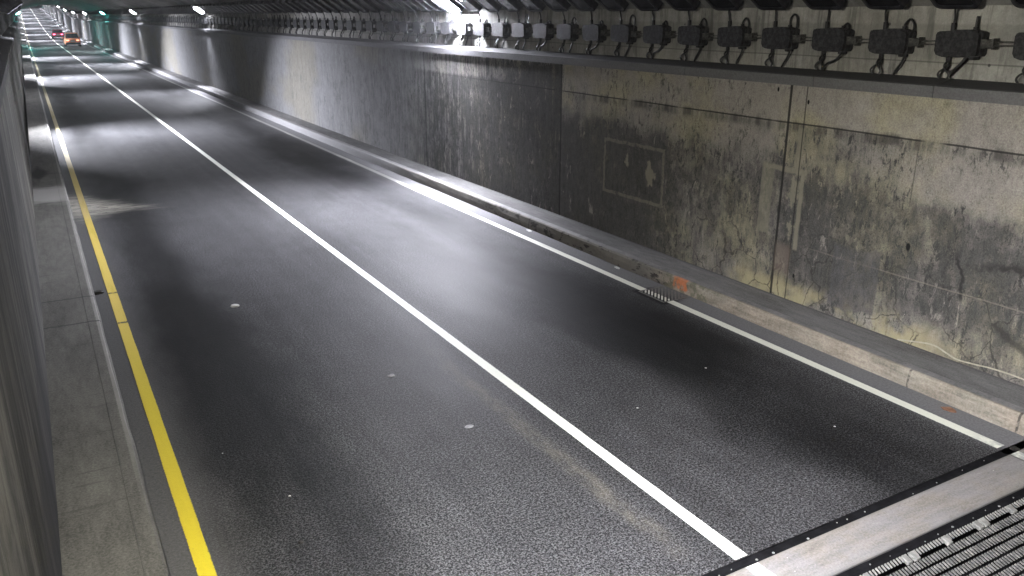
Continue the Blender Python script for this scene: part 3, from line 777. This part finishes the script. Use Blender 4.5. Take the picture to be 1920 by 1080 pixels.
def joined(parts_list):                         # all shapes of a far copy in one mesh
    bm = bmesh.new(); mats = []
    for me in parts_list:
        if me.materials[0] not in mats: mats.append(me.materials[0])
    for me in parts_list:
        n0 = len(bm.faces); bm.from_mesh(me); bm.faces.ensure_lookup_table()
        for f in bm.faces[n0:]: f.material_index = mats.index(me.materials[0])
    out = bpy.data.meshes.new(parts_list[0].name); bm.to_mesh(out); bm.free()
    for m in mats: out.materials.append(m)
    return out
L_FAR = joined(list(L_OFF.values()))
def far_copy(name, me, y, sign, label, cat, group):
    o = bpy.data.objects.new(name, me); COL.objects.link(o); o.location = (0, y, g(y))
    if sign < 0: o.scale.x = -1; o.location.x = 8.08
    return tag(o, label, cat, group)
GR, GL = 'flood lamps in a row above the junction boxes', 'flood lamps along the left wall'
lit_n = 0
N_R = 165
for i in range(0, N_R):
    y = BASE + PITCH_Y * i
    if i >= 15 and (i - 15) % 36 == 0:
        k = (i - 15) // 36
        lab = ['glowing white flood lamp, nearest lit one above the stained wall', 'glowing white flood lamp, second lit one along the right wall',
               'glowing white flood lamp, third lit one along the right wall', 'glowing cyan flood lamp far along the right wall',
               'faint glowing flood lamp beyond the cyan one on the right', 'most distant glowing flood lamp on the right wall'][min(k, 5)]
        lamp_thing(L_NR if k == 0 else L_CY if k == 3 else L_ON, y, 1, lab, 'lit flood lamps on the right')
    elif y < 42:
        if i < 15: lab = f'unlit black flood lamp, {ORD[i + 1]} from the right picture edge'
        else: lab = 'unlit black flood lamp between the nearest two glowing lamps'
        lamp_thing(L_OFF, y, 1, lab, GR)
    else:
        lab = 'unlit black flood lamp between the nearest two glowing lamps' if y < 47 else 'tiny unlit flood lamp in the far row past the second glowing lamp'
        far_copy('flood_lamp', L_FAR, y, 1, lab, 'flood lamp', GR)
for i in range(-3, 110):
    y = BASE + PITCH_Y * i
    if (i + 3) % 36 == 0:
        k = (i + 3) // 36
        lab = ['lit flood lamp above the left wall beside the camera', 'lit flood lamp on the left wall above the first far light pool', 'lit flood lamp on the left wall above the second far light pool',
               'lit flood lamp on the left wall above the third far light pool', 'glowing cyan flood lamp at the far left wall', 'most distant lit flood lamp on the left wall'][min(k, 5)]
        lamp_thing(L_WD if k == 0 else L_CYL if k == 4 else L_ONL, y, -1, lab, 'lit flood lamps on the left')
    elif y > 14:
        far_copy('flood_lamp', L_FAR, y, -1, 'unlit flood lamp in the dark row above the left wall', 'flood lamp', GL)
lamp_thing(L_ON, BASE + PITCH_Y * (15 - 36), 1, 'lit flood lamp on the right wall behind the camera', 'lit flood lamps on the right')

for i, sg in [(k, 1) for k in range(195, 450, 36)] + [(k, -1) for k in range(141, 450, 36)]:
    lamp_thing(L_CYL if i == 141 else L_ON if sg > 0 else L_ONL, BASE + PITCH_Y * i, sg, 'pinpoint lit flood lamp where the tunnel climbs out of sight', 'most distant lit flood lamps')
bmf = bmesh.new()
for sg, k0 in ((1, 165), (-1, 110)):
    for i in range(k0, 300):
        if sg > 0 and (i - 15) % 36 == 0 or sg < 0 and (i + 3) % 36 == 0: continue
        y = BASE + PITCH_Y * i; n0 = len(bmf.verts); bmf.from_mesh(L_FAR); bmf.verts.ensure_lookup_table()
        for v in bmf.verts[n0:]:
            v.co.y += y; v.co.z += g(y)
            if sg < 0: v.co.x = 8.08 - v.co.x
tag(link('flood_lamps_far', bmf, m_lampbody), 'dark unlit flood lamps merging into lines deep in the tunnel', 'flood lamps', kind='stuff')

# junction boxes on the upper wall (local origin: wall face, box centre height)
BX, BZ = 8.724, 3.555
def box_parts(variant, seed):
    rnd = random.Random(seed); P = {}
    r = lambda s: rnd.uniform(-s, s)
    bm = bmesh.new()
    out = [(-.25, -.10), (-.235, -.125), (-.17, -.135), (.17, -.135), (.225, -.115), (.25, -.075), (.25, .10), (.235, .13), (.10, .135), (.05, .145), (-.12, .145), (-.22, .125), (-.25, .11)]
    prism(bm, out, 'yz', BX - .03, BX - .15)
    for v in bm.verts: v.co.z += BZ
    P['body'] = (bm, m_box)
    bm = bmesh.new(); box(bm, BX - .029, BX, -.16, .16, BZ - .09, BZ + .09); P['back_plate'] = (bm, m_box)
    bm = bmesh.new()
    prism(bm, [(a * 0.95, b * .95) for a, b in out], 'yz', BX - .151, BX - .195)
    for v in bm.verts: v.co.z += BZ
    P['lid'] = (bm, m_box)
    bm = bmesh.new()                             # gland and feed from the lamp above
    tube(bm, [(BX - .09, .12, BZ + .13), (BX - .09, .12, BZ + .215)], .024, 8); P[('gland', 0)] = (bm, m_box); bm = bmesh.new()
    tube(bm, [(BX - .09, -.13, BZ + .12), (BX - .09, -.13, BZ + .17)], .024, 8); P[('gland', 1)] = (bm, m_box); bm = bmesh.new()
    tube(bm, [(BX - .09, .13, BZ - .12), (BX - .09, .13, BZ - .185)], .022, 8); P[('gland', 2)] = (bm, m_box); bm = bmesh.new()
    box(bm, BX - .17, BX - .05, -.20, -.15, BZ - .16, BZ - .125, .006); P['lug'] = (bm, m_box)
    bm = bmesh.new()
    tube(bm, spline([(BX - .09, .12, BZ + .20), (BX - .10, .115 + r(.01), BZ + .27), (BX - .14, .07 + r(.03), BZ + .34), (BX - .18, .04 + r(.04), BZ + .46)]), .012, 5)
    P['lamp_cable'] = (bm, m_cable)
    bm = bmesh.new()
    zl = 3.185 + 0.012
    if variant == 'stub':
        tube(bm, [(BX - .09, -.13, BZ + .15), (BX - .088, -.135, BZ + .26), (BX - .085, -.137, BZ + .275)], .015, 6); P['cable_stub'] = (bm, m_cable); bm = bmesh.new()
        tube(bm, spline([(BX - .13, -.10, BZ - .13), (BX - .14, -.03, BZ - .22), (BX - .14, .06, BZ - .31), (BX - .13, .08, zl)]), .014, 6)
    elif variant == 'loop':
        h = .25 + r(.03)
        tube(bm, spline([(BX - .09, -.13, BZ + .15), (BX - .09, -.135, BZ + h - .03), (BX - .09, -.19, BZ + h + .02), (BX - .09, -.245, BZ + h - .03), (BX - .10, -.25, BZ + .10), (BX - .12, -.22, BZ - .05), (BX - .13, -.19, BZ - .20), (BX - .13, -.13 + r(.02), BZ - .31), (BX - .13, -.11 + r(.02), zl)]), .013, 6)
    else:
        h = .19 + r(.02)
        tube(bm, spline([(BX - .09, -.13, BZ + .13), (BX - .09, -.135, BZ + h - .03), (BX - .09, -.18, BZ + h), (BX - .09, -.215, BZ + h - .04), (BX - .10, -.225, BZ + .05), (BX - .12, -.21, BZ - .08), (BX - .14, -.12, BZ - .22), (BX - .14, .02, BZ - .28), (BX - .13, .07 + r(.02), zl)]), .013, 6)
    P['cable_loop'] = (bm, m_cable)
    bm = bmesh.new()
    w1, w2 = .07 + r(.015), .07 + r(.015)
    tube(bm, spline([(BX - .10, .125, BZ - .18), (BX - .12, .10, BZ - .23), (BX - .14, .13 + w1 * .6, BZ - .28), (BX - .14, .13 + w1, BZ - .32), (BX - .13, .13 + w1 * .7, zl)]), .012, 6)
    P[('drop_cable', 0)] = (bm, m_cable); bm = bmesh.new()
    tube(bm, spline([(BX - .09, .135, BZ - .18), (BX - .13, .14, BZ - .23), (BX - .15, .13 - w2 * .6, BZ - .28), (BX - .15, .13 - w2, BZ - .32), (BX - .14, .13 - w2 * .7, zl)]), .012, 6)
    P[('drop_cable', 1)] = (bm, m_cable)
    bm = bmesh.new()                             # coupling and the twin conduit to the next box
    ol = [(-.24, -.045), (-.24, .045), (-.30, .045), (-.30, .035), (-.36, .035), (-.36, .055), (-.375, .055), (-.375, -.055), (-.36, -.055), (-.36, -.035), (-.30, -.035), (-.30, -.045)]
    prism(bm, ol, 'yz', BX - .15, BX - .05)
    for v in bm.verts: v.co.z += BZ
    P['coupling'] = (bm, m_pipe)
    for dz in (-.018, .018):
        bm = bmesh.new(); tube(bm, [(BX - .10, -.37, BZ + dz), (BX - .10, -.60, BZ + dz)], .009, 6); P[('conduit', dz)] = (bm, m_pipe)
    return P
VAR = {k: meshes(box_parts(v, s)) for k, v, s in (('stub', 'stub', 1), ('loop', 'loop', 2), ('loop_b', 'loop', 5), ('small', 'small', 3), ('small_b', 'small', 8))}
FAR = [joined(list(VAR[k].values())) for k in ('loop', 'small', 'loop_b')]
seq = ['small', 'stub', 'loop', 'small', 'loop_b', 'loop', 'loop', 'small_b', 'loop_b', 'small', 'loop', 'small', 'loop_b', 'loop', 'small_b', 'loop', 'small', 'loop_b', 'small_b', 'loop']
GB = 'junction boxes in a row on the wall above the ledge'
for i in range(0, N_R):
    y = BASE + PITCH_Y * i
    if y < 42:
        v = seq[i % 20] if i < 20 else random.choice(('loop', 'loop_b', 'small', 'small_b'))
        if i == 0: lab = 'black junction box cut by the right picture edge, above the ledge'
        elif i == 1: lab = 'black junction box with an upright cable stub and no loop on top'
        elif i == 15: lab = 'junction box washed pale right under the nearest glowing lamp'
        elif i < 15: lab = f'black junction box with {"tall" if v.startswith("loop") else "short"} cable loop, {ORD[i + 1]} from the right edge'
        else: lab = 'small junction box between the nearest two glowing lamps'
        t = thing('junction_box', (0, y + random.uniform(-.012, .012), g(y)), lab, 'junction box', GB)
        a = random.uniform(-.028, .028); t.rotation_euler.x = a; t.location.z += BZ - BZ * math.cos(a); t.location.y += BZ * math.sin(a)
        for k, me in VAR[v].items():
            o = bpy.data.objects.new(k if isinstance(k, str) else k[0], me); COL.objects.link(o); o.parent = t
    else:
        lab = 'small junction box between the nearest two glowing lamps' if y < 47 else 'tiny junction box in the far row past the second glowing lamp'
        far_copy('junction_box', FAR[i % 3], y, 1, lab, 'junction box', GB)

# loose wire at the foot of the right wall
bm = bmesh.new()
tube(bm, spline([(8.409, 5.6, .215), (8.408, 5.19, .30), (8.406, 5.0, .268), (8.404, 4.86, .238), (8.405, 4.66, .255), (8.406, 4.46, .278), (8.406, 4.15, .285), (8.408, 3.6, .25), (8.408, 3.0, .22)], 6), .009, 6)
tag(link('loose_wire', bm, m_wire), 'thin pale wire lying along the foot of the stained wall', 'wire')

# ------------------------------------------------------------------ litter
def scrap(loc, size, m, label, name='litter', flat=0.35, rz=0.0, long=1.0, seed=1):
    rnd = random.Random(seed); bm = bmesh.new(); bmesh.ops.create_icosphere(bm, subdivisions=2, radius=1.0)
    for v in bm.verts:
        k = 1 + rnd.uniform(-.28, .28); v.co = Vector((v.co.x * size * long * k, v.co.y * size * k, max(-0.3, v.co.z) * size * flat * k))
    o = link(name, bm, m); o.location = loc; o.rotation_euler.z = rz
    o.location.z += size * flat * 0.3
    return tag(o, label, 'litter')
scrap((1.97, 11.28, 0), .045, m_paper, 'bright white scrap lying in the dark left lane', long=1.3, flat=.5, seed=1)
scrap((3.00, 8.03, 0), .040, m_stone, 'pale grey flattened scrap left of the lane line, upper of two', seed=2, flat=.2, long=1.1)
scrap((3.22, 6.52, 0), .034, m_stone, 'pale grey flattened scrap left of the lane line, lower of two', seed=3, flat=.2, long=1.2)
scrap((4.91, 6.03, 0), .012, m_paper, 'small white chip in the right lane near the lane line', seed=4)
scrap((6.22, 6.45, 0), .012, m_paper, 'small white chip in the darkest part of the right lane', seed=5)
scrap((1.35, 6.17, 0), .010, m_paper, 'tiny white chip in the black of the left lane', seed=6)
scrap((0.27, 10.24, 0), .028, m_paper, 'small white chip against the kerb by the yellow line', seed=7, long=1.4)
scrap((1.25, 5.48, 0), .022, m_debris, 'small black lump low in the left lane', seed=8, flat=.6)
scrap((7.66, 4.42, 0), .050, m_brown, 'flat brown scrap at the foot of the kerb', seed=9, long=1.5, rz=1.6, flat=.25)
scrap((7.45, 3.62, 0), .035, m_debris, 'black scrap beside the end of the white edge line', seed=10, long=1.5, flat=.3)
scrap((0.33, 12.85, 0), .085, m_debris, 'dark clump of leaves between the kerb and the yellow line', seed=11, long=1.5, flat=.35)
scrap((0.245, 19.9, 0), .05, m_debris, 'small dark upright lump against the kerb by the pale spill', seed=12, flat=1.6)
scrap((6.35, 4.75, 0), .010, m_paper, 'white chip near the black joint in the right lane', seed=13)
scrap((7.70, 12.9, 0), .035, m_paper, 'white sliver in the gutter by the scuffed kerb, farther one', seed=14, long=2.5, rz=1.45, flat=.2)
scrap((7.70, 10.15, 0), .03, m_paper, 'white sliver in the gutter by the scuffed kerb, nearer one', seed=15, long=2.5, rz=1.45, flat=.2)

# ------------------------------------------------------------------ exhaust haze filling the tunnel
bm = bmesh.new(); box(bm, -3.0, 11.2, -44.0, 436.0, -1.8, 18.0)
hz = bpy.data.materials.new('tunnel_haze'); hz.use_nodes = True
hn = hz.node_tree; hn.nodes.remove(hn.nodes['Principled BSDF'])
pv = hn.nodes.new('ShaderNodeVolumePrincipled'); pv.inputs['Density'].default_value = 0.0005; pv.inputs['Color'].default_value = (0.9, 0.92, 0.95, 1); pv.inputs['Anisotropy'].default_value = 0.8
hn.links.new(pv.outputs[0], hn.nodes['Material Output'].inputs['Volume'])
tag(link('haze', bm, hz), 'thin exhaust haze hanging in the tunnel', 'haze', kind='stuff')

# ------------------------------------------------------------------ cars
m_tyre = dusty('tyre_rubber', (0.008, 0.008, 0.008), (0.02, 0.02, 0.02), 0.8, 0.2)
m_rimm = dusty('wheel_alloy', (0.35, 0.35, 0.36), (0.5, 0.5, 0.5), 0.35, 0.5, 0.8)
m_glass = dusty('car_glass', (0.01, 0.01, 0.014), (0.02, 0.02, 0.024), 0.08, 0.6)
m_trim = dusty('black_trim', (0.012, 0.012, 0.012), (0.025, 0.025, 0.025), 0.6, 0.3)
m_plateb = dusty('plate_white', (0.6, 0.6, 0.6), (0.7, 0.7, 0.7), 0.5)
def car_paint(name, c):
    M = Mat(name, 0.3, 0.5).obj(); n = M.noise(M.P, 30, 2)
    M.color(M.scale_col(c, 0.92 + n * 0.16)); M.b.inputs['Coat Weight'].default_value = 0.6; return M.m
def loft(bm, secs):
    R = [[bm.verts.new(p) for p in s] for s in secs]
    for a, b in zip(R, R[1:]):
        for i in range(len(a)):
            k = (i + 1) % len(a); bm.faces.new((a[i], a[k], b[k], b[i]))
    bm.faces.new(list(reversed(R[0]))); bm.faces.new(R[-1])
def car(name, loc, paint_m, suv, label, brake):
    t = thing(name, loc, label, 'car', 'cars driving away down the tunnel')
    L, W = (4.5, 1.84) if suv else (4.6, 1.80)
    hb, hr = (1.02, 1.72) if suv else (0.95, 1.45)
    def sec(y, w, zb, zt, r=.12):
        return [(-w, y, zb + r), (-w * .96, y, zb), (w * .96, y, zb), (w, y, zb + r), (w * 1.0, y, zt - r * 1.6), (w * .95, y, zt - r * .3), (w * .80, y, zt), (-w * .80, y, zt), (-w * .95, y, zt - r * .3), (-w, y, zt - r * 1.6)]
    h = W / 2
    bm = bmesh.new()
    loft(bm, [sec(0, h * .86, .42, hb - .12), sec(.07, h * .94, .32, hb - .02), sec(.4, h, .26, hb), sec(L * .30, h, .24, hb), sec(L * .66, h, .24, hb - .02), sec(L * .80, h * .98, .25, hb - .12), sec(L - .15, h * .92, .30, hb - .28), sec(L, h * .80, .40, hb - .38)])
    body = link('body', bm, paint_m, t, True)
    # greenhouse
    yb0, yb1, yt0, yt1 = (.12, L * .70, .42, L * .54) if suv else (.75, L * .74, 1.35, L * .52)
    hw, ht = h * .92, h * .72
    bm = bmesh.new()
    q = lambda y, w, z: [(-w, y, z), (w, y, z)]
    b = [bm.verts.new(p) for p in (*q(yb0, hw, hb - .03), (hw, yb1, hb - .05), (-hw, yb1, hb - .05))]
    tp = [bm.verts.new(p) for p in (*q(yt0, ht, hr - .03), (ht, yt1, hr - .03), (-ht, yt1, hr - .03))]
    rf = [bm.verts.new(p) for p in (*q(yt0 + .15, ht * .88, hr), (ht * .88, yt1 - .15, hr), (-ht * .88, yt1 - .15, hr))]
    for A, B in ((b, tp), (tp, rf)):
        for i in range(4): bm.faces.new((A[i], A[(i + 1) % 4], B[(i + 1) % 4], B[i]))
    bm.faces.new(rf)
    link('cabin', bm, paint_m, t)
    def pane(name, P, n):                         # glass set 6 mm proud
        bm = bmesh.new(); N = Vector(n).normalized()
        A = [bm.verts.new(Vector(p) + N * .002) for p in P]; B = [bm.verts.new(Vector(p) + N * .008) for p in P]
        bm.faces.new(A); bm.faces.new(list(reversed(B)))
        for i in range(len(P)): bm.faces.new((A[i], B[i], B[(i + 1) % len(P)], A[(i + 1) % len(P)]))
        link(name, bm, m_glass, t)
    lerp = lambda a, b_, s: a + (b_ - a) * s
    z0, z1 = hb - .03, hr - .03
    def rp(x, s): return (x, lerp(yb0, yt0, s), lerp(z0, z1, s))
    pane('rear_window', [rp(-hw * .86, .14), rp(hw * .86, .14), rp(ht * .95, .88), rp(-ht * .95, .88)], (0, -(z1 - z0), (yt0 - yb0)))
    def fp(x, s): return (x, lerp(yb1, yt1, s), lerp(hb - .05, z1, s))
    pane('windscreen', [fp(-hw * .88, .1), fp(hw * .88, .1), fp(ht * .95, .92), fp(-ht * .95, .92)], (0, (z1 - z0), (yb1 - yt1)))
    for s in (-1, 1):
        def sp(v, u): return (s * lerp(hw, ht, u), lerp(lerp(yb0, yt0, u), lerp(yb1, yt1, u), v), lerp(hb - .04, z1, u))
        for a, c in ((.10, .36), (.39, .62), (.65, .90)):
            pane('side_window', [sp(a, .14), sp(c, .14), sp(c, .86), sp(a, .86)], (s * (z1 - z0), 0, hw - ht))
        bm = bmesh.new(); box(bm, s * h * .62 - .17, s * h * .62 + .17, -.012, .10, hb - .30, hb - .14, .02)
        link('tail_light', bm, m_tail_hot if brake else m_tail, t)
        bm = bmesh.new(); box(bm, s * h * .62 - .18, s * h * .62 + .18, L - .14, L - .02, .55, .68, .02)
        link('headlight', bm, m_head, t)
        bm = bmesh.new(); box(bm, s * (h + .09) - .09, s * (h + .09) + .09, L * .62, L * .66, hb - .02, hb + .11, .02)
        link('mirror', bm, paint_m, t)
        for wy in (.85, L - .90):
            bm = bmesh.new(); R = .35 if suv else .32
            cyl(bm, (s * (h - .10), wy, R), (1, 0, 0), R, .22, 24); wt = link('wheel', bm, m_tyre, t)
            bm = bmesh.new(); cyl(bm, (s * (h + .008), wy, R), (1, 0, 0), R * .62, .02, 16); link('rim', bm, m_rimm, wt)
    bm = bmesh.new(); box(bm, -h * .90, h * .90, -.03, .12, .30, .52, .03); link('bumper', bm, m_trim, t)
    bm = bmesh.new(); box(bm, -.26, .26, -.035, -.005, hb - .36, hb - .24); link('number_plate', bm, m_plateb, t)
    return t
m_tail = emit('tail_lamp_glow', (1.0, 0.28, 0.16), 5.0)
m_tail_hot = emit('brake_lamp_glow', (1.0, 0.10, 0.22), 9.0)
m_head = emit('headlamp_glow', (1.0, 0.95, 0.85), 6.0)
car('car', (5.40, 122.5, 0), car_paint('orange_paint', (0.86, 0.25, 0.15)), True, 'orange upright car driving away, nearer of the two in the tunnel', False)
car('car', (5.05, 160.0, g(160)), car_paint('red_paint', (0.75, 0.035, 0.10)), False, 'red car with lit brake lights, farther of the two in the tunnel', True)
